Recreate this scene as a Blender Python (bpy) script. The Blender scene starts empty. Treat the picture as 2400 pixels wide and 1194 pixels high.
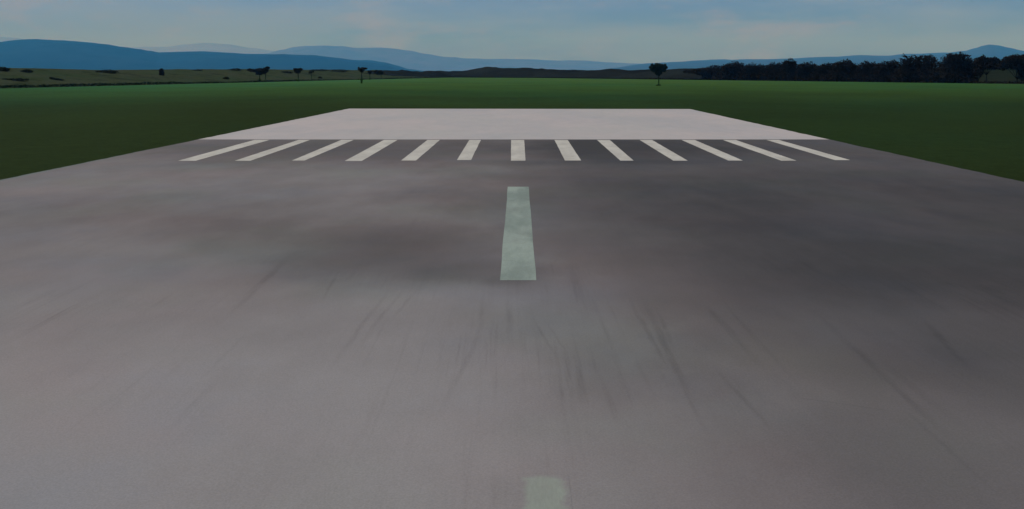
import bpy, math, random
import numpy as np
from mathutils import Vector, noise as mnoise

random.seed(11)
rng = np.random.default_rng(11)
sc = bpy.context.scene
COL = sc.collection
F = 2000.0      # focal length in photo pixels (photo 2400 wide)
CX = 1200.0
HOR = 171.0     # horizon row
H = 3.2         # eye height, metres


def dist(py):
    return F * H / (py - HOR)


def gp(px, py):
    """point on the flat ground seen at photo pixel (px, py)"""
    d = dist(py)
    return ((px - CX) * d / F, d)


def at(px, py, d):
    return Vector(((px - CX) * d / F, d, H + (HOR - py) * d / F))


# ------------------------------------------------------------------ helpers
def tag(o, label=None, cat=None, group=None, kind=None):
    for k, v in (("label", label), ("category", cat), ("group", group), ("kind", kind)):
        if v:
            o[k] = v
    return o


def mesh_obj(name, verts, faces, mat, parent=None, smooth=False):
    me = bpy.data.meshes.new(name)
    me.from_pydata([tuple(v) for v in verts], [], [tuple(f) for f in faces])
    me.update()
    if smooth:
        me.polygons.foreach_set("use_smooth", [True] * len(me.polygons))
    me.materials.append(mat)
    o = bpy.data.objects.new(name, me)
    COL.objects.link(o)
    if parent:
        o.parent = parent
    return o


def empty(name, loc):
    o = bpy.data.objects.new(name, None)
    o.empty_display_size = 0.5
    o.location = loc
    COL.objects.link(o)
    return o


class NT:
    """small node-tree builder"""

    def __init__(self, name, world=False):
        if world:
            self.m = bpy.data.worlds.new(name)
        else:
            self.m = bpy.data.materials.new(name)
        self.m.use_nodes = True
        self.t = self.m.node_tree
        self.t.nodes.clear()

    def n(self, kind, ins=None, **props):
        nd = self.t.nodes.new(kind)
        for k, v in props.items():
            setattr(nd, k, v)
        for k, v in (ins or {}).items():
            s = nd.inputs[k]
            if isinstance(v, bpy.types.NodeSocket):
                self.t.links.new(v, s)
            else:
                s.default_value = v
        return nd

    def coords(self):
        return self.n("ShaderNodeTexCoord").outputs["Object"]

    def noise(self, vec, scale=1.0, detail=4.0, rough=0.55, stretch=None, loc=None, rot=0.0):
        if stretch or loc or rot:
            mp = self.n("ShaderNodeMapping", {"Vector": vec})
            mp.inputs["Scale"].default_value = stretch or (1, 1, 1)
            mp.inputs["Location"].default_value = loc or (0, 0, 0)
            mp.inputs["Rotation"].default_value = (0, 0, rot)
            vec = mp.outputs[0]
        nd = self.n("ShaderNodeTexNoise", {"Vector": vec, "Scale": scale, "Detail": detail, "Roughness": rough})
        return nd.outputs["Fac"]

    def rng(self, v, a, b, c=0.0, d=1.0, smooth=True):
        nd = self.n("ShaderNodeMapRange", {0: v, 1: a, 2: b, 3: c, 4: d})
        nd.interpolation_type = "SMOOTHSTEP" if smooth else "LINEAR"
        nd.clamp = True
        return nd.outputs[0]

    def math(self, op, a, b=0.0, clamp=False):
        nd = self.n("ShaderNodeMath", {0: a, 1: b}, operation=op, use_clamp=clamp)
        return nd.outputs[0]

    def mix(self, fac, a, b, blend="MIX"):
        nd = self.n("ShaderNodeMix", data_type="RGBA", blend_type=blend, clamp_factor=True)
        for i, v in ((0, fac), (6, a), (7, b)):
            s = nd.inputs[i]
            if isinstance(v, bpy.types.NodeSocket):
                self.t.links.new(v, s)
            elif i:
                s.default_value = (*v, 1.0)
            else:
                s.default_value = v
        return nd.outputs[2]

    def bsdf(self, color, rough=0.9, spec=0.15, bump=None, bump_strength=0.2, bump_dist=0.01):
        b = self.n("ShaderNodeBsdfPrincipled")
        if isinstance(color, bpy.types.NodeSocket):
            self.t.links.new(color, b.inputs["Base Color"])
        else:
            b.inputs["Base Color"].default_value = (*color, 1)
        if isinstance(rough, bpy.types.NodeSocket):
            self.t.links.new(rough, b.inputs["Roughness"])
        else:
            b.inputs["Roughness"].default_value = rough
        b.inputs["Specular IOR Level"].default_value = spec
        if bump is not None:
            bp = self.n("ShaderNodeBump", {"Height": bump, "Strength": bump_strength, "Distance": bump_dist})
            self.t.links.new(bp.outputs[0], b.inputs["Normal"])
        o = self.n("ShaderNodeOutputMaterial")
        self.t.links.new(b.outputs[0], o.inputs["Surface"])
        return self.m


# ------------------------------------------------------------------ asphalt
# soft darker patches of the tarmac: centre x, y, radius x, y (metres), weight
DARK_PATCHES = [
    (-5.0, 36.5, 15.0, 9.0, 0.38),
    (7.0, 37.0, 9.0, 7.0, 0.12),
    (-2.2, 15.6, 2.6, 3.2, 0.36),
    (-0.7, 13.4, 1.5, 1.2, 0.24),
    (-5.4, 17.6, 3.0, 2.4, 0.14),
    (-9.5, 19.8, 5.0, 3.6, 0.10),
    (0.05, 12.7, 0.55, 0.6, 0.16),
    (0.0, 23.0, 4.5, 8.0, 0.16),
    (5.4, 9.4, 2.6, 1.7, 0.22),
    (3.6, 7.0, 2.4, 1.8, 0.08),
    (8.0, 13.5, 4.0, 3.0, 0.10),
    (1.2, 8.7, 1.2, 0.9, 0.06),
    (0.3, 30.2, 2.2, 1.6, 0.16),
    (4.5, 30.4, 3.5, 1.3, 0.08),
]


# single rubber marks: two ends as seen from the spot the picture was taken, half width (m), weight
SKIDS = [((1518, 722), (1612, 925), 0.085, 0.20), ((1486, 725), (1566, 860), 0.06, 0.15), ((1540, 730), (1578, 815), 0.05, 0.14),
         ((1655, 715), (1775, 850), 0.085, 0.18), ((1700, 715), (1840, 870), 0.06, 0.12), ((1930, 750), (2105, 915), 0.10, 0.14),
         ((2040, 850), (2205, 1010), 0.07, 0.18), ((2080, 860), (2240, 985), 0.09, 0.11), ((1850, 930), (2120, 968), 0.022, 0.15),
         ((2160, 745), (2255, 850), 0.09, 0.14), ((905, 690), (785, 850), 0.06, 0.15), ((945, 680), (850, 800), 0.05, 0.13),
         ((670, 610), (540, 735), 0.11, 0.15), ((975, 680), (925, 745), 0.05, 0.13), ((1134, 690), (1120, 800), 0.07, 0.13),
         ((1125, 780), (1045, 940), 0.055, 0.15), ((1192, 690), (1196, 810), 0.08, 0.13), ((1255, 755), (1298, 830), 0.035, 0.15),
         ((1283, 758), (1325, 825), 0.03, 0.13), ((2130, 970), (2310, 1135), 0.05, 0.13), ((1690, 880), (1810, 1010), 0.05, 0.12),
         ((790, 640), (760, 700), 0.05, 0.13), ((560, 800), (480, 880), 0.05, 0.10), ((1395, 715), (1440, 830), 0.05, 0.11)]


def build_asphalt(nt, vec):
    """colour and bump height of the weathered tarmac"""
    # wobble the outlines of the dark patches
    wob = nt.n("ShaderNodeTexNoise", {"Vector": vec, "Scale": 0.30, "Detail": 3.0, "Roughness": 0.5})
    off = nt.n("ShaderNodeVectorMath", {0: wob.outputs["Color"], 1: (0.5, 0.5, 0.5)}, operation="SUBTRACT")
    off = nt.n("ShaderNodeVectorMath", {0: off.outputs[0], "Scale": 2.2}, operation="SCALE")
    wv = nt.n("ShaderNodeVectorMath", {0: vec, 1: off.outputs[0]}, operation="ADD").outputs[0]
    sp = nt.n("ShaderNodeSeparateXYZ", {0: wv})
    X, Y = sp.outputs["X"], sp.outputs["Y"]
    # tarmac tone: darker to the right and farther out, lighter near left
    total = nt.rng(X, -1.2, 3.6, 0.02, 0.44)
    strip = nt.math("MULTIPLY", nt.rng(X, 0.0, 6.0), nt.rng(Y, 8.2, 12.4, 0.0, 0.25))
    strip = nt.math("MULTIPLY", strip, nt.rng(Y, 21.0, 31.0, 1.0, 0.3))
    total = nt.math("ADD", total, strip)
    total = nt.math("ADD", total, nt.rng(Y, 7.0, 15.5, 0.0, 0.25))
    for (x, y, rx, ry, w) in DARK_PATCHES:
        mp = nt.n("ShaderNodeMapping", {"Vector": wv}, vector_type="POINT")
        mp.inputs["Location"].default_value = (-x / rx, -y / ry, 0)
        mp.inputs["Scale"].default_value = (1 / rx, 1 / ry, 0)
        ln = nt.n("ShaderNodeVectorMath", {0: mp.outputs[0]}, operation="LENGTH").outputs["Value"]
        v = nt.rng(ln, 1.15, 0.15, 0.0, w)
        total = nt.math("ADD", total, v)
    fine = nt.n("ShaderNodeTexNoise", {"Vector": vec, "Scale": 0.9, "Detail": 4.0, "Roughness": 0.6})
    fo = nt.n("ShaderNodeVectorMath", {0: fine.outputs["Color"], 1: (0.5, 0.5, 0.5)}, operation="SUBTRACT")
    fo = nt.n("ShaderNodeVectorMath", {0: fo.outputs[0], "Scale": 0.09}, operation="SCALE")
    sv = nt.n("ShaderNodeVectorMath", {0: vec, 1: fo.outputs[0]}, operation="ADD").outputs[0]
    skid = None
    for (p, q, hw, wgt) in SKIDS:
        (ax, ay), (bx, by) = gp(*p), gp(*q)
        mp = nt.n("ShaderNodeMapping", {"Vector": sv}, vector_type="TEXTURE")
        mp.inputs["Location"].default_value = ((ax + bx) / 2, (ay + by) / 2, 0)
        mp.inputs["Rotation"].default_value = (0, 0, math.atan2(by - ay, bx - ax))
        mp.inputs["Scale"].default_value = (math.hypot(bx - ax, by - ay) / 2 * 1.6, hw * 0.95, 1000)
        ln = nt.n("ShaderNodeVectorMath", {0: mp.outputs[0]}, operation="LENGTH").outputs["Value"]
        v = nt.rng(ln, 1.0, 0.0, 0.0, wgt)
        skid = v if skid is None else nt.math("MAXIMUM", skid, v)
    skid = nt.math("MULTIPLY", skid, nt.rng(nt.noise(vec, 1.0, 5, 0.7, (16.0, 1.2, 1), (0.4, 2.2, 0)), 0.35, 0.62, 0.25, 0.78))
    total = nt.math("ADD", total, skid)
    big = nt.rng(nt.noise(vec, 0.22, 5, 0.6, (1.3, 0.8, 1)), 0.3, 0.7, -0.06, 0.06)
    mid = nt.rng(nt.noise(vec, 1.1, 5, 0.6, (1.0, 0.55, 1)), 0.3, 0.7, -0.03, 0.03)
    # rubber streaks laid along the runway
    near = nt.rng(Y, 15.5, 10.5, 0.35, 1.0)
    st1 = nt.rng(nt.noise(vec, 1.0, 5, 0.65, (5.5, 0.22, 1), (3.1, 0.4, 0), -0.012), 0.52, 0.76, 0.0, 0.10)
    st2 = nt.rng(nt.noise(vec, 1.0, 4, 0.6, (13.0, 0.30, 1), (7.7, 2.4, 0), -0.05), 0.54, 0.78, 0.0, 0.12)
    st3 = nt.rng(nt.noise(vec, 1.0, 4, 0.6, (9.0, 0.40, 1), (1.7, 5.4, 0), 0.13), 0.56, 0.80, 0.0, 0.10)
    msk = nt.rng(nt.noise(vec, 0.30, 3, 0.5, None, (5, 1, 0)), 0.40, 0.64)
    st = nt.math("MULTIPLY", nt.math("ADD", nt.math("ADD", st1, st2), st3), nt.math("MULTIPLY", msk, near))
    total = nt.math("ADD", nt.math("ADD", total, big), nt.math("ADD", mid, st))
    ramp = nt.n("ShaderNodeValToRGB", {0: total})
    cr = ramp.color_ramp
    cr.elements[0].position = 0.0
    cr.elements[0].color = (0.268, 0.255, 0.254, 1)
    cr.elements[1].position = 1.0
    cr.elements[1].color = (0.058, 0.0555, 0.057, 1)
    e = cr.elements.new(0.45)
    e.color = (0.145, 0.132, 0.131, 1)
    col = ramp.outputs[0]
    # mauve, greenish and bluish casts of weathering
    h1 = nt.rng(nt.noise(vec, 0.26, 4, 0.55, None, (11, 3, 0)), 0.40, 0.68, 0, 0.65)
    col = nt.mix(h1, col, (1.05, 0.975, 0.97), "MULTIPLY")
    h2 = nt.rng(nt.noise(vec, 0.21, 4, 0.55, None, (2, 17, 0)), 0.45, 0.70, 0, 0.8)
    col = nt.mix(h2, col, (0.94, 1.01, 0.95), "MULTIPLY")
    h3 = nt.rng(nt.noise(vec, 0.24, 4, 0.55, None, (23, 9, 0)), 0.45, 0.70, 0, 0.8)
    col = nt.mix(h3, col, (0.93, 0.99, 1.06), "MULTIPLY")
    # slightly cooler blue grey toward the right
    col = nt.mix(nt.rng(X, 0.0, 3.5, 0.0, 1.0), col, (0.985, 1.005, 1.025), "MULTIPLY")
    # aggregate
    g1 = nt.noise(vec, 55, 3, 0.7)
    col = nt.mix(0.85, col, nt.mix(nt.rng(g1, 0.3, 0.7, 0, 1, False), (0.86, 0.86, 0.86), (1.12, 1.12, 1.12)), "MULTIPLY")
    g2 = nt.rng(nt.noise(vec, 21, 4, 0.75), 0.62, 0.80, 0.0, 0.25)
    col = nt.mix(g2, col, (0.62, 0.62, 0.63), "MULTIPLY")
    return col, g1


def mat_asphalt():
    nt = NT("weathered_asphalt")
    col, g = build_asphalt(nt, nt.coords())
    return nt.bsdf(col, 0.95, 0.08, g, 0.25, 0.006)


def mat_paint(name, colour, colour2, wear_lo, wear_hi, wear_max, scale=0.9, edge=0.0, soft=0.0):
    """road paint worn through to the tarmac in patches"""
    nt = NT(name)
    v = nt.coords()
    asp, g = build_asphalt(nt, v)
    c = nt.mix(nt.rng(nt.noise(v, scale, 5, 0.65, (1.4, 0.5, 1)), 0.36, 0.64), colour, colour2)
    c = nt.mix(nt.rng(nt.noise(v, 30, 3, 0.7, (1.6, 0.35, 1)), 0.3, 0.7, 0, 0.5), c, (0.8, 0.8, 0.8), "MULTIPLY")
    w = nt.rng(nt.noise(v, scale * 0.8, 6, 0.7, (1.0, 0.6, 1), (4, 8, 0)), wear_lo, wear_hi, edge, wear_max)
    if soft:
        sg = nt.n("ShaderNodeSeparateXYZ", {0: nt.n("ShaderNodeTexCoord").outputs["Generated"]})
        jit = nt.rng(nt.noise(v, 5.0, 5, 0.7), 0.3, 0.7, -soft * 0.5, soft * 0.5, False)
        gx = nt.math("ADD", sg.outputs["X"], jit)
        keep = nt.math("MULTIPLY", nt.rng(gx, 0.02, soft), nt.rng(gx, 0.98, 1 - soft))
        keep = nt.math("MULTIPLY", keep, nt.rng(nt.math("ADD", sg.outputs["Y"], nt.math("MULTIPLY", jit, 0.3)), 0.995, 1 - soft * 0.3))
        w = nt.math("SUBTRACT", 1.0, nt.math("MULTIPLY", nt.math("SUBTRACT", 1.0, w), keep))
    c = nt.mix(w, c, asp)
    return nt.bsdf(c, 0.9, 0.1, g, 0.2, 0.004)


def mat_concrete():
    nt = NT("pale_concrete")
    v = nt.coords()
    c = nt.mix(nt.rng(nt.noise(v, 0.10, 6, 0.6, (1.0, 0.5, 1)), 0.35, 0.65), (0.425, 0.41, 0.395), (0.475, 0.425, 0.41))
    c = nt.mix(nt.rng(nt.noise(v, 0.17, 5, 0.6, (1, 0.4, 1), (9, 4, 0)), 0.42, 0.72, 0, 0.8), c, (0.385, 0.38, 0.385))
    c = nt.mix(nt.rng(nt.noise(v, 1.6, 5, 0.65, (1, 0.3, 1)), 0.3, 0.7, 0, 0.35), c, (0.86, 0.86, 0.87), "MULTIPLY")
    return nt.bsdf(c, 0.92, 0.1)


def mat_field():
    nt = NT("mown_grass")
    v = nt.coords()
    sep = nt.n("ShaderNodeSeparateXYZ", {0: v})
    y = sep.outputs["Y"]
    x = sep.outputs["X"]
    yy = nt.math("ADD", y, nt.rng(nt.noise(v, 0.02, 4, 0.55), 0.2, 0.8, -40, 40, False))
    # darker olive grass by the runway, brighter green toward the field edge
    ramp = nt.n("ShaderNodeValToRGB", {0: nt.rng(yy, 20, 330, 0, 1, False)})
    cr = ramp.color_ramp
    cr.elements[0].position = 0.0
    cr.elements[0].color = (0.022, 0.038, 0.010, 1)
    cr.elements[1].position = 1.0
    cr.elements[1].color = (0.064, 0.134, 0.030, 1)
    for p, c in ((0.15, (0.025, 0.046, 0.011)), (0.30, (0.032, 0.066, 0.015)), (0.50, (0.045, 0.102, 0.022))):
        e = cr.elements.new(p)
        e.color = (*c, 1)
    c = ramp.outputs[0]
    # cooler clover-rich grass in broad patches
    c = nt.mix(nt.rng(nt.noise(v, 0.012, 4, 0.55, None, (3, 7, 0)), 0.42, 0.66, 0, 0.9), c, (0.70, 1.0, 1.35), "MULTIPLY")
    c = nt.mix(nt.rng(x, -25, -75, 0, 0.75), c, (0.92, 1.22, 1.75), "MULTIPLY")
    c = nt.mix(nt.rng(nt.noise(v, 0.06, 5, 0.65, (1, 0.6, 1)), 0.35, 0.7, 0, 0.9), c, (0.84, 0.77, 0.68), "MULTIPLY")
    c = nt.mix(nt.rng(nt.noise(v, 1.1, 6, 0.75), 0.35, 0.72, 0, 0.7), c, (0.62, 0.64, 0.58), "MULTIPLY")
    c = nt.mix(nt.rng(nt.noise(v, 6.0, 4, 0.75), 0.40, 0.75, 0, 0.8), c, (0.55, 0.58, 0.5), "MULTIPLY")
    c = nt.mix(nt.rng(nt.noise(v, 0.35, 5, 0.7, (0.3, 1, 1), (4, 1, 0)), 0.5, 0.75, 0, 0.45), c, (1.25, 1.12, 0.95), "MULTIPLY")
    b = nt.noise(v, 9, 4, 0.7)
    return nt.bsdf(c, 1.0, 0.02, b, 0.5, 0.05)


def mat_rough(name, c1, c2, c3, s=0.05):
    nt = NT(name)
    v = nt.coords()
    c = nt.mix(nt.rng(nt.noise(v, s, 5, 0.6), 0.35, 0.65), c1, c2)
    c = nt.mix(nt.rng(nt.noise(v, s * 2.3, 6, 0.7, (1, 1, 2.5), (7, 2, 5)), 0.48, 0.70), c, c3)
    c = nt.mix(nt.rng(nt.noise(v, s * 18, 4, 0.7), 0.35, 0.7, 0, 0.6), c, (0.6, 0.62, 0.58), "MULTIPLY")
    return nt.bsdf(c, 1.0, 0.0, nt.noise(v, 1.2, 4, 0.7), 0.5, 0.3)


def mat_leaf(name, c1, c2):
    nt = NT(name)
    rnd = nt.n("ShaderNodeNewGeometry").outputs["Random Per Island"]
    c = nt.mix(rnd, c1, c2)
    c = nt.mix(nt.rng(nt.noise(nt.coords(), 0.9, 3, 0.5), 0.35, 0.65, 0, 0.5), c, (0.55, 0.6, 0.6), "MULTIPLY")
    return nt.bsdf(c, 0.9, 0.05)


def mat_bark(name, low, high, z0, z1):
    """bark, mossy toward the foot (object origin at the foot)"""
    nt = NT(name)
    v = nt.coords()
    z = nt.n("ShaderNodeSeparateXYZ", {0: v}).outputs["Z"]
    zz = nt.math("ADD", z, nt.rng(nt.noise(v, 2.5, 4, 0.6), 0, 1, -0.5, 0.5, False))
    c = nt.mix(nt.rng(zz, z0, z1), low, high)
    c = nt.mix(nt.rng(nt.noise(v, 6, 4, 0.7, (1, 1, 0.3)), 0.4, 0.7, 0, 0.7), c, (0.5, 0.5, 0.5), "MULTIPLY")
    return nt.bsdf(c, 0.95, 0.05)


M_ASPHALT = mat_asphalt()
M_STRIPE = mat_paint("worn_white_paint", (0.56, 0.54, 0.48), (0.48, 0.46, 0.41), 0.50, 0.80, 0.30)
M_DASH = mat_paint("worn_greenish_paint", (0.31, 0.37, 0.325), (0.215, 0.265, 0.235), 0.46, 0.80, 0.40, 0.7)
M_FADED = mat_paint("faded_greenish_paint", (0.30, 0.335, 0.285), (0.27, 0.30, 0.26), 0.38, 0.70, 0.7, 0.9, 0.06, 0.24)
M_EDGE = mat_paint("pale_edge_paint", (0.17, 0.195, 0.185), (0.15, 0.17, 0.165), 0.45, 0.75, 0.6)
M_CONC = mat_concrete()
M_FIELD = mat_field()
M_PLAIN = mat_rough("rough_plain", (0.05, 0.065, 0.04), (0.04, 0.05, 0.035), (0.035, 0.04, 0.03), 0.004)
M_BANK = mat_rough("rough_bank_grass", (0.040, 0.060, 0.030), (0.052, 0.062, 0.036), (0.025, 0.036, 0.019), 0.05)
M_RISE = mat_rough("shaded_rough_grass", (0.016, 0.024, 0.014), (0.020, 0.025, 0.016), (0.011, 0.015, 0.009), 0.05)  # shade of the crowns over the gap put into the grass colour
M_MOOR = mat_rough("dark_heather", (0.013, 0.015, 0.013), (0.020, 0.025, 0.022), (0.009, 0.010, 0.009), 0.02)
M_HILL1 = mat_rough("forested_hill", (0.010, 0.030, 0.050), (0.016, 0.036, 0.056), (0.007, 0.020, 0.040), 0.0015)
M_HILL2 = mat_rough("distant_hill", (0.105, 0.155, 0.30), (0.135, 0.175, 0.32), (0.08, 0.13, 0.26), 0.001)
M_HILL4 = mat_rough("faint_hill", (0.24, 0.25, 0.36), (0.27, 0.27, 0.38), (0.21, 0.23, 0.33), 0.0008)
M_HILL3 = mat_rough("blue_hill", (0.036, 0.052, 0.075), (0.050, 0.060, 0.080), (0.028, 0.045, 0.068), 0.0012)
M_LEAF_WOOD = mat_leaf("dark_wood_leaves", (0.015, 0.012, 0.007), (0.019, 0.015, 0.009))
M_LEAF_LONE = mat_leaf("dark_teal_leaves", (0.020, 0.040, 0.034), (0.034, 0.056, 0.046))
M_LEAF_THIN = mat_leaf("brownish_leaves", (0.026, 0.025, 0.018), (0.042, 0.038, 0.026))
M_LEAF_SHRUB = mat_leaf("dull_shrub_leaves", (0.034, 0.043, 0.024), (0.050, 0.060, 0.036))
M_LEAF_HEDGE = mat_leaf("dark_green_hedge_leaves", (0.016, 0.032, 0.014), (0.030, 0.050, 0.020))
M_SHOOT = mat_leaf("fresh_green_leaves", (0.03, 0.09, 0.02), (0.05, 0.12, 0.03))
M_BARK = mat_bark("mossy_bark", (0.030, 0.075, 0.012), (0.020, 0.020, 0.018), 1.0, 2.4)
M_BARK_WOOD = mat_bark("dark_bark", (0.018, 0.02, 0.014), (0.016, 0.015, 0.014), 0.4, 1.5)

# ------------------------------------------------------------------ ground
R = 37000.0
N = 96
gv = [(0, 0, -0.004)] + [(r * math.cos(2 * math.pi * k / N), r * math.sin(2 * math.pi * k / N), -0.004)
                         for r in (700.0, R) for k in range(N)]
gf = [(0, 1 + k, 1 + (k + 1) % N) for k in range(N)]
gf += [(1 + k, 1 + N + k, 1 + N + (k + 1) % N, 1 + (k + 1) % N) for k in range(N)]
ground = mesh_obj("ground", gv, gf, M_PLAIN)
tag(ground, "rough dull plain stretching away behind the mown field", kind="structure")


def edge_y(px):
    """row of the far edge of the mown field"""
    if px < 1060:
        return 208.0 - 0.0245 * px
    if px > 1250:
        return 183.0 + 0.0126 * (px - 1250)
    t = (px - 1060) / 190.0
    return 182.03 + 0.97 * t


far_edge = [gp(px, edge_y(px)) for px in range(-1400, 3801, 50)]
# near boundary well behind the camera
fpts = far_edge + [(190, -60), (-190, -60)]
field = mesh_obj("grass_field", [(x, y, 0.0) for x, y in fpts], [tuple(reversed(range(len(fpts))))], M_FIELD)
tag(field, "mown green grass field around the runway", kind="structure")

# runway tarmac
l1, l2 = Vector(gp(0, 422.5)), Vector(gp(818, 255.2))
r1, r2 = Vector(gp(2400, 427.5)), Vector(gp(1617, 256.2))


def along(a, b, y):
    t = (y - a.y) / (b.y - a.y)
    return a.x + t * (b.x - a.x)


YB = -40.0
d_front = dist(327.6)
la, ra = along(l1, l2, d_front), along(r1, r2, d_front)
# slightly ragged edges where grass creeps over the tarmac
def ragged(a, b, y0, y1, n, amp, side):
    out = []
    for k in range(n + 1):
        y = y0 + (y1 - y0) * k / n
        x = along(a, b, y)
        out.append((x + side * amp * mnoise.noise((y * 0.9, side * 7.1, 0.3)) + side * amp * 0.6 * mnoise.noise((y * 4.1, side * 3.1, 2.3)), y))
    return out


left_edge = ragged(l1, l2, YB, d_front, 260, 0.06, -1)
right_edge = ragged(r1, r2, YB, d_front, 260, 0.06, 1)
rp, rf_ = [], []
for a, b in zip(left_edge, right_edge):
    rp += [(a[0], a[1], 0.004), (b[0], b[1], 0.004)]
for k in range(len(left_edge) - 1):
    rf_.append((2 * k, 2 * k + 1, 2 * k + 3, 2 * k + 2))
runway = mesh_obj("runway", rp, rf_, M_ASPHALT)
tag(runway, "wide grey weathered tarmac runway with white threshold bars", kind="structure")

# pale concrete end beyond the tarmac
cl = ragged(l1, l2, d_front, l2.y, 60, 0.07, -1)
cr_ = ragged(r1, r2, d_front, r2.y, 60, 0.07, 1)
cp, cf = [], []
for a, b in zip(cl, cr_):
    cp += [(a[0], a[1], 0.0065), (b[0], b[1], 0.0065)]
for k in range(len(cl) - 1):
    cf.append((2 * k, 2 * k + 1, 2 * k + 3, 2 * k + 2))
slab = mesh_obj("concrete_pavement", cp, cf, M_CONC)
tag(slab, "pale pinkish concrete end of the runway beyond the white bars", kind="structure")


def paint_quad(name, corners, mat, z=0.0055, wob=0.012, n=14):
    """a painted bar: corners (px,py) TL TR BR BL, with slightly uneven edges"""
    tl, tr, br, bl = [Vector((*gp(*c), 0)) for c in corners]
    v, f = [], []
    for k in range(n + 1):
        t = k / n
        a, b = bl.lerp(tl, t), br.lerp(tr, t)
        a.x += wob * mnoise.noise((a.x * 3, a.y * 1.7, 1.0)) * (0 < k < n)
        b.x += wob * mnoise.noise((b.x * 3, b.y * 1.7, 5.0)) * (0 < k < n)
        v += [(a.x, a.y, z), (b.x, b.y, z)]
    f = [(2 * k, 2 * k + 1, 2 * k + 3, 2 * k + 2) for k in range(n)]
    return mesh_obj(name, v, f, mat, runway)


BARS = [(597, 632, 459, 417.5, 377.5), (700, 727, 587, 550, 377.5), (800, 829, 714, 684, 377),
        (900, 932, 848, 808, 378), (1002, 1031, 975, 940, 377), (1100, 1127, 1104, 1071, 375.7),
        (1198, 1228.5, 1231.5, 1197.5, 377.3), (1299.5, 1330.5, 1362, 1324, 377), (1399, 1429, 1485, 1454, 377.2),
        (1499, 1528, 1612, 1578, 377.3), (1597, 1628, 1741, 1707, 377), (1694, 1724, 1867, 1831, 377.3),
        (1796, 1825, 1993, 1957, 376)]
for (tl, tr, br, bl, yb) in BARS:
    paint_quad("threshold_bar", [(tl, 328.6), (tr, 328.6), (br, yb), (bl, yb)], M_STRIPE)
o = paint_quad("centre_line_dash", [(1190, 438.5), (1239, 438.5), (1257, 658), (1172, 658)], M_DASH)
o["label"] = "greenish worn centre line dash below the white bars"
o = paint_quad("centre_line_dash", [(1220, 1114), (1331, 1114), (1352, 1290), (1216, 1290)], M_FADED)
o["label"] = "almost faded centre line dash in the foreground"
# pale strip along the left edge of the tarmac
ep, ef = [], []
ys = [y for _, y in left_edge if 12 < y < 36]
for k, (x, y) in enumerate([p for p in left_edge if 12 < p[1] < 36]):
    t = (y - 12) / 24
    w = 0.34 * (1 - t) + 0.02 + 0.05 * mnoise.noise((y * 1.3, 4.0, 0))
    ep += [(x + 0.01, y, 0.0055), (x + 0.01 + max(w, 0.03), y, 0.0055)]
for k in range(len(ep) // 2 - 1):
    ef.append((2 * k, 2 * k + 1, 2 * k + 3, 2 * k + 2))
mesh_obj("edge_line", ep, ef, M_EDGE, runway)


# ------------------------------------------------------------------ land forms
def interp(pts, x):
    if x <= pts[0][0]:
        return pts[0][1]
    for (x0, y0), (x1, y1) in zip(pts, pts[1:]):
        if x <= x1:
            t = (x - x0) / (x1 - x0)
            t = t * t * (3 - 2 * t) * 0.6 + t * 0.4
            return y0 + (y1 - y0) * t
    return pts[-1][1]


def landform(name, label, crest, d_foot, d_crest, d_back, x0, x1, step, mat, amp, nscale, rows=16, back=6):
    """a long hill: foot on the ground at d_foot(px), crest seen along CREST at d_crest(px)"""
    v, f = [], []
    cols = int((x1 - x0) / step) + 1
    for c in range(cols):
        px = x0 + c * step
        df, dc, db = d_foot(px), d_crest(px), d_back(px)
        zc = max(H + (HOR - interp(crest, px)) * dc / F, 0.05)
        for r in range(rows + back + 1):
            if r <= rows:
                t = r / rows
                y = df + (dc - df) * t
                s = math.sin(t * math.pi / 2) ** 1.15
            else:
                t = 1 - (r - rows) / back
                y = dc + (db - dc) * (1 - t)
                s = math.sin(t * math.pi / 2)
            x = (px - CX) * y / F
            z = zc * s
            n1 = mnoise.fractal((x / nscale, y / nscale, 0.7), 1.0, 2.0, 5)
            env = s * (1.0 if r <= rows else t)
            z += amp * n1 * env * (0.35 + 0.65 * abs(math.cos(t * math.pi / 2)) if r <= rows else 1)
            v.append((x, y, max(z, 0) - (0.06 if s < 0.001 else 0)))
    m = rows + back + 1
    for c in range(cols - 1):
        for r in range(m - 1):
            a = c * m + r
            f.append((a, a + m, a + m + 1, a + 1))
    o = mesh_obj(name, v, f, mat, smooth=True)
    tag(o, label, kind="structure")
    return o


BANK = [(-900, 158), (-200, 159), (0, 160), (60, 161), (120, 161.5), (180, 162.5), (230, 164.5), (300, 164), (420, 163),
        (520, 163.5), (600, 163), (700, 163.5), (800, 164), (880, 165.5), (960, 167.5), (1040, 170), (1100, 173), (1180, 178)]
b_foot = lambda px: dist(edge_y(px)) + 0.3
b_crest = lambda px: dist(edge_y(px)) * 1.30 + 22
b_back = lambda px: dist(edge_y(px)) * 1.7 + 60
landform("bank", "rough olive grass bank along the left edge of the field", BANK, b_foot, b_crest, b_back,
         -900, 1180, 6, M_BANK, 0.9, 26.0)
MOOR = [(820, 172), (880, 168), (920, 167), (950, 166), (980, 168.5), (1005, 167), (1025, 166), (1045, 167.5), (1065, 166),
        (1090, 166), (1105, 163), (1125, 160), (1143, 157), (1160, 157.5), (1180, 160), (1230, 161), (1280, 162.5),
        (1300, 163), (1335, 165.5), (1360, 165), (1385, 164.5), (1415, 163.5), (1445, 165), (1470, 166), (1500, 165.5),
        (1530, 164), (1560, 163.5), (1610, 162), (1650, 161), (1700, 162), (1900, 166), (2100, 168), (2280, 167),
        (2500, 166), (3000, 165), (3600, 165)]
m_foot = lambda px: dist(edge_y(px)) + 0.4 + 30 * max(0, min(1, (1150 - px) / 300))
m_crest = lambda px: m_foot(px) + 70 + 10 * math.sin(px * 0.013)
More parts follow.
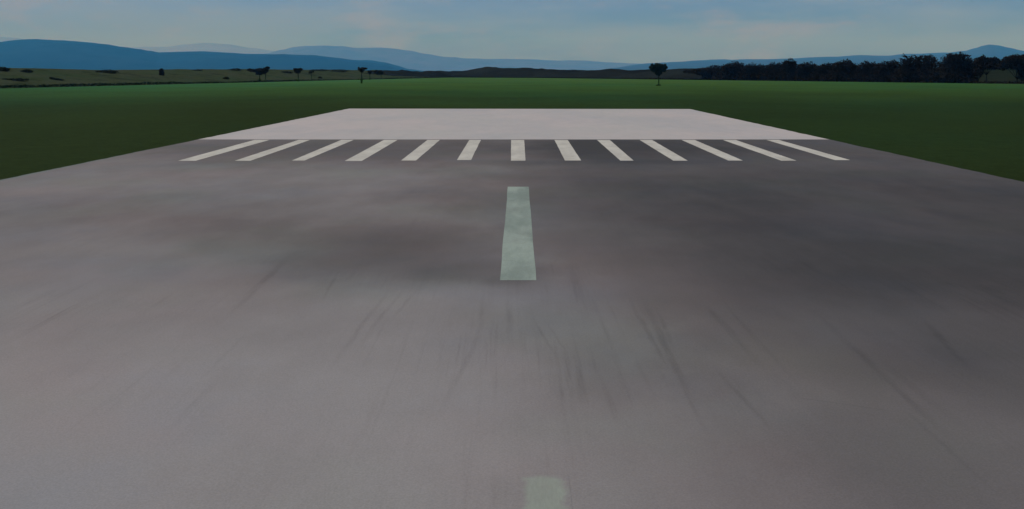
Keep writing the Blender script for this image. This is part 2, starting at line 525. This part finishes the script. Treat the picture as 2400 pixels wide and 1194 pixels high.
m_back = lambda px: m_foot(px) + 220
landform("moorland", "dark heather moorland rise beyond the middle of the field", MOOR, m_foot, m_crest, m_back,
         820, 1760, 4, M_MOOR, 1.6, 22.0)
OLIVE = [(1700, 172), (1800, 169), (2000, 166), (2250, 160), (2320, 158), (2420, 158), (3600, 158)]
o_foot = lambda px: dist(edge_y(px)) + 14
landform("grassy_rise", "dull grassy rise showing through the gap under the right hand trees", OLIVE, o_foot,
         lambda px: o_foot(px) + 70, lambda px: o_foot(px) + 180, 1700, 3600, 10, M_RISE, 0.6, 20.0)


def ridge(name, label, crest, D, width, mat, amp, nscale, x0, x1, step):
    K = 2.4
    D, width, amp, nscale = D * K, width * K, amp * K, nscale * K
    return landform(name, label, crest, lambda p: D - width, lambda p: D, lambda p: D + width * 0.8, x0, x1, step,
                    mat, amp, nscale, 22, 8)


R1 = [(-900, 140), (-500, 122), (-200, 108), (-60, 102.5), (0, 101), (50, 98), (95, 97.5), (150, 98), (200, 102),
      (250, 107), (290, 112), (325, 117), (350, 123), (372, 128.5), (400, 128.5), (445, 127.5), (480, 125), (545, 125.5),
      (600, 127), (660, 129), (720, 133), (790, 136.5), (850, 143), (900, 150), (930, 157), (960, 164), (1010, 171), (1080, 175)]
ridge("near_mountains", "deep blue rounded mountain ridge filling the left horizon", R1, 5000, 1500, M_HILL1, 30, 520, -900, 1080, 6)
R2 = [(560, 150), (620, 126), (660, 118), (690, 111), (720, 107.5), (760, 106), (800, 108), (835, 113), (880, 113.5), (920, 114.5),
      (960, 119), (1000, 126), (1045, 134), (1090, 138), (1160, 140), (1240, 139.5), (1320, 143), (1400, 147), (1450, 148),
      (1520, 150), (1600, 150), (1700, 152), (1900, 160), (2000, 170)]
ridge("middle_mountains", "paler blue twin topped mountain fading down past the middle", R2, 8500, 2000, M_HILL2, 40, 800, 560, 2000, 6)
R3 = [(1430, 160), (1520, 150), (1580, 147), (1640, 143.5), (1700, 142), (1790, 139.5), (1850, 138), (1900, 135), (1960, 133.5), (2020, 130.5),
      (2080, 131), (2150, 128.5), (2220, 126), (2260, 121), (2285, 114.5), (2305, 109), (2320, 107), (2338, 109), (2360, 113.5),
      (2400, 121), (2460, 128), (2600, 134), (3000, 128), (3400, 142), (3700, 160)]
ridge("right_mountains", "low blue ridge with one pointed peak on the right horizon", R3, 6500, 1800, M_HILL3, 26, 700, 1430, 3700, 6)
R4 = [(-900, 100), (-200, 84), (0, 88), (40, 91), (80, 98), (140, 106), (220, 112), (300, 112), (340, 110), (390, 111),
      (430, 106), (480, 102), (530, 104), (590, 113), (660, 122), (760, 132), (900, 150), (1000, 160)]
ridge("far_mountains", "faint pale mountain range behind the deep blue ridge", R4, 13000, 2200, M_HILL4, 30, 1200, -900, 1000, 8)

# ------------------------------------------------------------------ vegetation
def leaf_cloud(lobes, count, size):
    """COUNT small leaf sprays spread through ellipsoid LOBES [(cx,cy,cz,rx,ry,rz)]; returns verts, faces"""
    lobes = np.array(lobes, float)
    wgt = (lobes[:, 3] * lobes[:, 5]) ** 0.9
    wgt /= wgt.sum()
    idx = rng.choice(len(lobes), count, p=wgt)
    L = lobes[idx]
    d = rng.normal(size=(count, 3))
    d /= np.linalg.norm(d, axis=1, keepdims=True)
    r = rng.uniform(0.15, 1.0, (count, 1)) ** 0.5
    # uneven outline: bulges and hollows around each lobe
    ph = idx * 1.7
    bump = 1 + 0.10 * np.sin(d[:, 0] * 5 + ph) + 0.10 * np.sin(d[:, 2] * 7 + ph * 2.1) + 0.07 * np.sin(d[:, 1] * 9 + ph)
    P = L[:, :3] + d * r * bump[:, None] * L[:, 3:]
    u = rng.normal(size=(count, 3))
    u /= np.linalg.norm(u, axis=1, keepdims=True)
    w = np.cross(u, rng.normal(size=(count, 3)))
    w /= np.linalg.norm(w, axis=1, keepdims=True)
    s = size * rng.uniform(0.5, 1.3, (count, 1))
    a, b = u * s, w * s * 0.55
    V = np.stack([P - a, P - b * 0.9, P + a, P + b], axis=1).reshape(-1, 3)
    Fc = np.arange(count * 4).reshape(-1, 4)
    return V, Fc


def fast_mesh(name, V, Fc, mat, parent=None):
    me = bpy.data.meshes.new(name)
    nv, nf = len(V), len(Fc)
    me.vertices.add(nv)
    me.vertices.foreach_set("co", np.asarray(V, np.float32).ravel())
    me.loops.add(nf * 4)
    me.loops.foreach_set("vertex_index", np.asarray(Fc, np.int32).ravel())
    me.polygons.add(nf)
    me.polygons.foreach_set("loop_start", np.arange(0, nf * 4, 4, dtype=np.int32))
    me.update(calc_edges=True)
    me.materials.append(mat)
    o = bpy.data.objects.new(name, me)
    COL.objects.link(o)
    if parent:
        o.parent = parent
    return o


def tube(v, f, pts, rad, n=7):
    base = len(v)
    for i, p in enumerate(pts):
        p = Vector(p)
        a = Vector(pts[max(i - 1, 0)])
        b = Vector(pts[min(i + 1, len(pts) - 1)])
        t = (b - a).normalized()
        s = t.cross(Vector((0.3, 1, 0.1))).normalized()
        q = t.cross(s)
        for k in range(n):
            an = 2 * math.pi * k / n
            v.append(tuple(p + (s * math.cos(an) + q * math.sin(an)) * rad[i]))
    for i in range(len(pts) - 1):
        for k in range(n):
            a0 = base + i * n + k
            a1 = base + i * n + (k + 1) % n
            f.append((a0, a1, a1 + n, a0 + n))
    f.append(tuple(base + k for k in reversed(range(n))))
    f.append(tuple(base + (len(pts) - 1) * n + k for k in range(n)))


def tree(name, label, cat, px, base_d, lobes_px, leaves, size, leaf_mat, bark_mat, rad, group=None, lean=0.0,
         sprigs=(), shoots=None, base_z=0.0, depth=0.85):
    s = base_d / F
    root = empty(name, ((px - CX) * s, base_d, base_z))
    tag(root, label, cat, group)
    W = lambda x, y: Vector(((x - px) * s, 0.0, H + (HOR - y) * s - base_z))
    lob = []
    for i, (cx, cy, rx, ry) in enumerate(lobes_px):
        c = W(cx, cy)
        yo = random.uniform(-0.35, 0.35) * rx * s if i else 0.0
        lob.append((c.x, yo, c.z, rx * s * 0.93, max(rx, ry) * s * depth, ry * s * 0.93))
    # trunk with limbs into the lobes
    v, f = [], []
    zc = sum(l[2] for l in lob) / len(lob)
    zfork = min(l[2] - l[5] * 0.55 for l in lob)
    zfork = max(zfork, 0.25 * zc)
    fork = Vector((lean, 0, zfork))
    pts = [(0, 0, -0.15), (0, 0, 0.04), (lean * 0.1, 0.02, 0.35), (lean * 0.45 + 0.04, -0.03, zfork * 0.5), tuple(fork)]
    tube(v, f, pts, [rad * 1.9, rad * 1.7, rad * 1.15, rad * 0.95, rad * 0.75], 8)
    for l in lob:
        tip = Vector((l[0], l[1], l[2] + l[5] * 0.3))
        midp = fork.lerp(tip, 0.55) + Vector((random.uniform(-.1, .1), random.uniform(-.1, .1), 0.1))
        tube(v, f, [tuple(fork - Vector((0, 0, 0.12))), tuple(midp), tuple(tip)], [rad * 0.6, rad * 0.38, rad * 0.14], 5)
    for (x, y, x2, y2) in sprigs:
        a, b = W(x, y), W(x2, y2)
        m = a.lerp(b, 0.5) + Vector((0.05, 0, -0.1))
        tube(v, f, [tuple(a), tuple(m), tuple(b)], [0.10, 0.07, 0.03], 5)
    mesh_obj("trunk", v, f, bark_mat, root, True)
    V, Fc = leaf_cloud(lob, leaves, size)
    if sprigs:
        add = []
        for (x, y, x2, y2) in sprigs:
            a, b = W(x, y), W(x2, y2)
            for t in np.linspace(0.1, 1.0, 9):
                p = a.lerp(b, t)
                rr = (1.15 - t) * 3.0 * s
                add.append((p.x, 0, p.z, rr + 0.05, rr + 0.05, rr * 0.8 + 0.04))
        V2, F2 = leaf_cloud(add, 60 * len(sprigs), size * 0.7)
        Fc = np.concatenate([Fc, F2 + len(V)])
        V = np.concatenate([V, V2])
    fast_mesh("crown", V, Fc, leaf_mat, root)
    if shoots:  # also builds the field tree's foot shadow out of dark leaves
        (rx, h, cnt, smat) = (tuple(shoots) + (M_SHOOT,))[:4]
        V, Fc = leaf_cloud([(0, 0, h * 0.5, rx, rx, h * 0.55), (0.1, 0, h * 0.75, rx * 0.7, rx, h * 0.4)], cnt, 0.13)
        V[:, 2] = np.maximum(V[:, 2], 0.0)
        fast_mesh("shoots_or_foot_shade", V, Fc, smat, root)
    return root


# the lone tree on the open field
tree("field_tree", "lone round topped dark tree on a slim trunk, out on the open grass",
     "tree", 1543.5, dist(201.2),
     [(1542, 158, 15, 8), (1543, 155, 14, 6.5), (1530, 158.5, 9, 6.5), (1555, 158, 8.5, 7), (1543, 165, 15, 7), (1543, 170.5, 10, 6), (1532, 164, 8, 6),
      (1554, 164, 8, 6), (1528.5, 152.5, 3.6, 3.4), (1541, 152.5, 8, 4), (1559, 153, 3.5, 3.6), (1524.5, 158.5, 4, 4), (1562, 158.5, 3, 4),
      (1536, 152.5, 3, 4), (1543, 175, 6, 3.5)],
     6500, 0.17, M_LEAF_LONE, M_BARK, 0.17, shoots=(0.62, 0.22, 260, M_LEAF_HEDGE))  # dark leaf ring at the foot stands in for the tree's shadow

# slim trees along the left edge of the field
FRINGE = "slim trees along the left edge of the field"
tree("young_tree", "flat wide brownish tree at the field edge, left and larger of the touching pair", "tree", 608.5, dist(192.4),
     [(600, 166, 17, 5), (586, 164, 9, 3), (612, 167, 14, 7), (607, 172, 10, 5), (620, 165, 9, 4)],
     1500, 0.30, M_LEAF_THIN, M_BARK, 0.16, FRINGE, shoots=(0.55, 1.0, 160))
tree("young_tree", "narrow tree with a raised dark tuft, right hand one of the touching pair", "tree", 622.5, dist(191.8),
     [(624, 163, 7, 7), (627, 160, 5, 4), (620, 168, 7, 6), (630, 159.5, 2.6, 2.8), (625, 159, 2.4, 2.6)],
     950, 0.27, M_LEAF_THIN, M_BARK, 0.16, FRINGE)
tree("young_tree", "single slim tree with a squarish flat topped crown left of the thin faint tree", "tree", 698.7, dist(191.6),
     [(698, 164.5, 10, 4.5), (692, 163, 5, 3), (705, 163.5, 5, 3.5), (698, 169, 8, 4.5)],
     950, 0.27, M_LEAF_THIN, M_BARK, 0.17, FRINGE)
tree("young_tree", "thin faint tree with a sparse crown, between the flat topped tree and the tallest one", "tree", 729.6, dist(189.4),
     [(731, 168, 6.5, 4.5), (734, 165.5, 4, 3), (727, 170, 5, 3.5)],
     340, 0.24, M_LEAF_SHRUB, M_BARK, 0.13, FRINGE)
tree("young_tree", "tallest slim tree of the left row, umbrella crown and green shoots round its foot", "tree", 847.5, dist(196.0),
     [(848, 163, 9, 4), (842, 162, 4.5, 3), (856, 161, 5, 2.2), (848, 167, 5.5, 3.5), (841, 158.8, 2, 1.8), (850, 160, 5, 2.4)],
     800, 0.21, M_LEAF_THIN, M_BARK, 0.14, FRINGE, shoots=(0.34, 1.7, 420))
tree("young_tree", "small narrow tree just right of the tallest slim tree", "tree", 866.8, dist(187.7),
     [(867, 169, 5.5, 3.6), (864, 168, 3.2, 2.6), (870, 168, 3.2, 2.6), (867, 172.5, 3.5, 2.5)],
     480, 0.25, M_LEAF_THIN, M_BARK, 0.17, FRINGE)
tree("young_tree", "last tree of the left row, crown spread sideways to the left of its trunk", "tree", 893.2, dist(186.6),
     [(882, 169, 7, 5), (892, 169, 7, 4.8), (887, 173, 7, 3.5), (895, 171.5, 4.5, 4.5)],
     850, 0.28, M_LEAF_THIN, M_BARK, 0.16, FRINGE)

# bushes on the left bank
def bank_point(px, py, extra=0.0):
    """point of the bank's face seen at (px,py)"""
    df, dc = b_foot(px), b_crest(px)
    zc = H + (HOR - interp(BANK, px)) * dc / F
    best = None
    for k in range(401):
        t = k / 400
        y = df + (dc - df) * t
        z = zc * math.sin(t * math.pi / 2) ** 1.15
        row = HOR + (H - z) * F / y
        if row <= py:
            break
    return Vector(((px - CX) * y / F, y, z))


def bush(label, px, py, rx, ry, leaves, mat=None, group="shrubs on the left bank", lobes=None, name="shrub"):
    p = bank_point(px, py + ry * 0.6)
    s = p.y / F
    root = empty(name, p)
    tag(root, label, "shrub", group)
    z0 = (HOR - (py + ry * 0.6)) * s  # eye offset of the foot
    lob = []
    for (dx, dy, ax, ay) in (lobes or [(0, 0, 1, 1), (-.5, .2, .6, .7), (.5, .15, .6, .75)]):
        lob.append((dx * rx * s, random.uniform(-.3, .3) * rx * s * 0.4, (0.6 * ry - dy * ry) * s, ax * rx * s * .9,
                    max(ax * rx * 0.7, ay * ry) * s * .9, ay * ry * s))
    V, Fc = leaf_cloud(lob, leaves, 0.26)
    fast_mesh("foliage", V, Fc, mat or M_LEAF_SHRUB, root)
    v, f = [], []
    for l in lob:
        tube(v, f, [(0, 0, -0.2), (l[0] * .4, l[1] * .4, max(l[2] * .5, 0.1)), (l[0], l[1], max(l[2], 0.2))], [0.07, 0.05, 0.02], 5)
    mesh_obj("stem", v, f, M_BARK_WOOD, root)
    return root


bush("dark shrub at the far left end of the bank crest", 6, 163, 15, 5.5, 700)
bush("small low shrub on the bank crest near its left end", 62, 167, 15, 4, 420)
bush("long low shrub just under the bank crest, left of the upright bush", 250, 169, 27, 5, 900)
bush("upright column shaped dark bush standing alone on the bank", 378, 171, 7.5, 11, 750, M_LEAF_THIN,
     lobes=[(0, -.45, .85, .5), (0.1, .1, .95, .6), (.1, .6, .7, .45)], name="upright_bush")
bush("small round bush low on the bank, left of the trees", 530, 184, 6.5, 3.6, 260)
bush("dark low shrub on the crest left of the flat wide tree", 552, 163.5, 15, 3.2, 480)
bush("long dark streak of scrub low on the bank at far left", 28, 187, 38, 2.6, 600)
bush("slanting dark scrub patch on the face of the bank", 132, 186, 17, 3, 420, lobes=[(-.6, -.7, .45, .7), (0, 0, .5, .7), (.55, .5, .6, .6)])
bush("crest shrub above the thin faint tree", 752, 165, 19, 2.6, 480)
bush("longest dark shrub on the crest, left of the tallest slim tree", 795, 166, 24, 3.4, 700)
bush("faint scrub behind the flat topped tree", 672, 170, 15, 3.6, 420)
bush("tiny bush low on the bank right of the thin faint tree", 750, 182.5, 5, 2.6, 200)
bush("pale scrub on the crest right of the upright bush", 460, 165.5, 14, 2.4, 300)

# low hedge in the ditch along the left edge of the field
V_all, F_all, n0 = [], [], 0
lobes = []
px = -420.0
while px < 1010:
    d = b_foot(px) + 0.5
    x = (px - CX) * d / F
    hh = 0.24 + 0.16 * mnoise.noise((px * 0.02, 3.3, 0)) + (0.10 if px < 420 else 0)
    lobes.append((x, d, hh, 0.9 * d / 220, 0.6, max(hh, 0.12)))
    px += 4.0
V, Fc = leaf_cloud(lobes, 9000, 0.22)
V[:, 2] = np.maximum(V[:, 2], 0.0)
hd = fast_mesh("hedge", V, Fc, M_LEAF_HEDGE)
tag(hd, "low dark green hedge along the foot of the left bank", "hedge")

# dark heath scrub along the foot and crest of the moor
lobes = []
px = 905.0
while px < 1690:
    d = dist(edge_y(px)) + 1.0
    lobes.append(((px - CX) * d / F, d, 0.25, 1.2, 0.8, 0.35 + 0.25 * mnoise.noise((px * .05, 0, 0))))
    px += 3.0
V, Fc = leaf_cloud(lobes, 5000, 0.3)
V[:, 2] = np.maximum(V[:, 2], 0.0)
hs = fast_mesh("heath_scrub", V, Fc, M_LEAF_WOOD)
tag(hs, "low dark scrub along the foot of the moorland", kind="stuff")

# the dark wood on the right: each tree by itself
def e_d(px, extra):
    return dist(edge_y(px)) + extra


WOOD = "dark trees in the row along the right edge of the field"
WOODS = [
    ("low tree where the dark row begins, nearest the lone field tree", 1660, 8,
     [(1652, 170, 20, 10), (1676, 166, 20, 13), (1664, 176, 22, 9), (1698, 166, 15, 13), (1632, 170, 18, 6), (1612, 169, 12, 4)], ()),
    ("tree with a broad shallow peak near the row's low left end", 1719, 6,
     [(1719, 158, 20, 12), (1708, 165, 16, 13), (1734, 162, 19, 15), (1722, 172, 24, 12)], ()),
    ("flat even topped tree next right of the shallow peaked tree", 1772, 7,
     [(1760, 165, 18, 15), (1784, 167, 17, 15), (1772, 175, 22, 12)], ()),
    ("small double topped tree left of the round knob tree", 1813, 6,
     [(1810, 163, 13, 15), (1824, 163, 11, 14), (1815, 174, 20, 13)], ()),
    ("tree with a round knob crown standing above its neighbours left of the row's middle", 1850, 5,
     [(1850, 155, 17, 15.5), (1850, 168, 22, 15), (1843, 152, 9, 9), (1858, 152, 9, 9), (1850, 178, 22, 11)], ()),
    ("wide dome shaped tree next right of the knob tree", 1894, 7,
     [(1892, 161, 24, 15), (1907, 165, 16, 14), (1880, 166, 14, 13), (1894, 176, 25, 13)], ()),
    ("low sunken tree between two broad domes", 1934, 8,
     [(1930, 166, 18, 15), (1944, 165, 14, 16), (1935, 178, 24, 12)], ()),
    ("broad smooth dome tree in the middle of the row", 1980, 6,
     [(1981, 157, 22, 15), (1965, 163, 17, 16), (1996, 162, 17, 16), (1980, 176, 28, 14)], ()),
    ("lower tree with a lumpy top next right of the smooth dome", 2032, 7,
     [(2028, 162, 18, 16), (2047, 163, 15, 16), (2035, 177, 25, 14)], ()),
    ("tree whose top slopes up toward the spiky crowned tree", 2078, 6,
     [(2072, 162, 18, 17), (2092, 160, 16, 18), (2080, 177, 26, 15)], ()),
    ("big tree with thin bare sprigs poking out at its upper left", 2150, 5,
     [(2138, 150, 20, 18.5), (2162, 148, 22, 17.5), (2182, 149, 17, 18), (2125, 156, 16, 18), (2150, 168, 38, 20), (2150, 180, 36, 14)],
     [(2128, 140, 2117.5, 125.8), (2122, 141, 2106, 137), (2126, 134, 2112, 131.5)]),
    ("tallest broad tree with a feathery rounded top, left of the gap", 2242, 4,
     [(2245, 146, 25, 20), (2228, 150, 20, 21), (2262, 150, 21, 20), (2242, 165, 42, 22), (2242, 180, 38, 15), (2275, 160, 14, 20), (2235, 136, 20, 9)],
     [(2232, 131, 2216, 128), (2262, 131, 2275, 131), (2284, 140, 2289, 136)]),
    ("small lopsided tree over the grassy gap, right of the tallest tree", 2312, 9,
     [(2303, 143, 11, 12), (2316, 148, 13, 12), (2333, 146, 9, 10), (2318, 157, 26, 9), (2298, 158, 14, 11), (2338, 154, 16, 10), (2326, 150, 14, 12), (2296, 152, 14, 13), (2290, 168, 12, 15)], ()),
    ("tree at the far right end over the gap with its trunk in view", 2384, 5,
     [(2380, 142, 19, 13), (2398, 144, 19, 14), (2362, 147, 14, 12), (2384, 155, 30, 11), (2352, 156, 14, 9), (2425, 152, 20, 18), (2398, 166, 12, 14), (2402, 180, 10, 12)], ()),
]
for (lab, px, ex, lobs, spr) in WOODS:
    lobs = [(a, b - 1.0, c * 1.18, d_ * 1.10) for (a, b, c, d_) in lobs]
    tree("wood_tree", lab, "tree", px, e_d(px, ex), lobs, 6500 if px > 2100 else 4200, 0.33, M_LEAF_WOOD, M_BARK_WOOD, 0.16, WOOD, sprigs=spr)

# bramble thicket below those trees
lobes = []
px = 1640.0
while px < 2288:
    for k in range(3):
        d = e_d(px, 2.5 + k * 3.5)
        fade = max(0.0, min(1.0, (px - 1640) / 60)) * max(0.25, min(1.0, (2292 - px) / 30))
        zz = (1.2 + 1.1 * k) * fade * (1 + 0.3 * mnoise.noise((px * 0.03, k * 2.0, 0))) + 0.2
        lobes.append(((px - CX) * d / F, d, zz * 0.8, 1.3, 1.3, zz))
    px += 5.0
V, Fc = leaf_cloud(lobes, 26000, 0.42)
V[:, 2] = np.maximum(V[:, 2], 0.0)
th = fast_mesh("undergrowth", V, Fc, M_LEAF_WOOD)
tag(th, "black bramble undergrowth below the right hand trees", kind="stuff")
lobes = []
px = 2285.0
while px < 2700:
    d = e_d(px, 1.5)
    lobes.append(((px - CX) * d / F, d, 0.3, 0.9, 0.7, 0.42))
    px += 6.0
V, Fc = leaf_cloud(lobes, 2200, 0.26)
V[:, 2] = np.maximum(V[:, 2], 0.0)
hd2 = fast_mesh("hedge", V, Fc, M_LEAF_WOOD)
tag(hd2, "low blackish hedge line below the gap at the far right", "hedge")

# ------------------------------------------------------------------ air
haze = NT("haze_air")
pv = haze.n("ShaderNodeVolumePrincipled", {"Color": (0.065, 0.40, 1.0, 1), "Density": 7.9e-5, "Anisotropy": 0.0,
                                            "Absorption Color": (1, 1, 1, 1)})
ho = haze.n("ShaderNodeOutputMaterial")
haze.t.links.new(pv.outputs[0], ho.inputs["Volume"])
hx0, hx1, hy0, hy1, hz0, hz1 = -39000, 39000, -39000, 39000, -1.2, 1540
hv = [(x, y, z) for z in (hz0, hz1) for y in (hy0, hy1) for x in (hx0, hx1)]
hf = [(0, 2, 3, 1), (4, 5, 7, 6), (0, 1, 5, 4), (2, 6, 7, 3), (0, 4, 6, 2), (1, 3, 7, 5)]
tag(mesh_obj("haze", hv, hf, haze.m), kind="stuff")

# ------------------------------------------------------------------ light and sky
SUN_EL, SUN_AZ = math.radians(45), math.radians(-75)
w = NT("World", world=True)
sc.world = w.m
sky = w.n("ShaderNodeTexSky", sky_type="NISHITA", sun_disc=False, sun_elevation=SUN_EL, sun_rotation=SUN_AZ,
          air_density=1.0, dust_density=1.0, ozone_density=2.0, altitude=50)
dirv = w.n("ShaderNodeTexCoord").outputs["Generated"]
c1 = w.rng(w.noise(dirv, 3.2, 6, 0.6, (1, 1, 5.5), (0.3, 0.2, 0.1)), 0.36, 0.64, 0.05, 0.8)
c2 = w.rng(w.noise(dirv, 9.0, 5, 0.6, (1, 1, 3.0), (2.3, 1.2, 4.1)), 0.50, 0.72, 0, 0.55)
el = w.n("ShaderNodeSeparateXYZ", {0: dirv}).outputs["Z"]
lowblue = w.rng(el, 0.0, 0.30, 1.0, 0.0)
col = w.mix(lowblue, sky.outputs[0], w.mix(1.0, sky.outputs[0], (0.37, 0.57, 1.58), "MULTIPLY"))
low = w.rng(el, 0.0, 0.055, 1.0, 0.0)
col = w.mix(low, col, (1.65, 1.12, 1.1), "MULTIPLY")
col = w.mix(c1, col, (3.4, 4.6, 7.6))
col = w.mix(c2, col, (4.7, 4.7, 5.6))
bg = w.n("ShaderNodeBackground", {"Color": col, "Strength": 0.07})
wo = w.n("ShaderNodeOutputWorld")
w.t.links.new(bg.outputs[0], wo.inputs["Surface"])

sun = bpy.data.lights.new("sun", "SUN")
sun.energy = 2.7
sun.angle = math.radians(0.6)
sun.color = (1.0, 0.94, 0.84)
so = bpy.data.objects.new("sun", sun)
COL.objects.link(so)
sd = Vector((math.sin(SUN_AZ) * math.cos(SUN_EL), math.cos(SUN_AZ) * math.cos(SUN_EL), math.sin(SUN_EL)))
so.rotation_euler = (-sd).to_track_quat("-Z", "Y").to_euler()
so.location = (0, 0, 50)

# ------------------------------------------------------------------ camera
cam = bpy.data.cameras.new("camera")
cam.sensor_width = 36.0
cam.lens = 36.0 * F / 2400.0
cam.shift_y = -(597.0 - HOR) / 2400.0
cam.clip_start = 0.1
cam.clip_end = 90000
co = bpy.data.objects.new("camera", cam)
co.location = (0, 0, H)
co.rotation_euler = (math.pi / 2, 0, 0)
COL.objects.link(co)
sc.camera = co

sc.view_settings.view_transform = "Standard"
sc.view_settings.look = "None"
sc.view_settings.exposure = 0.0
sc.view_settings.gamma = 1.0
sc.cycles.use_denoising = True
sc.cycles.max_bounces = 6
sc.cycles.volume_bounces = 0
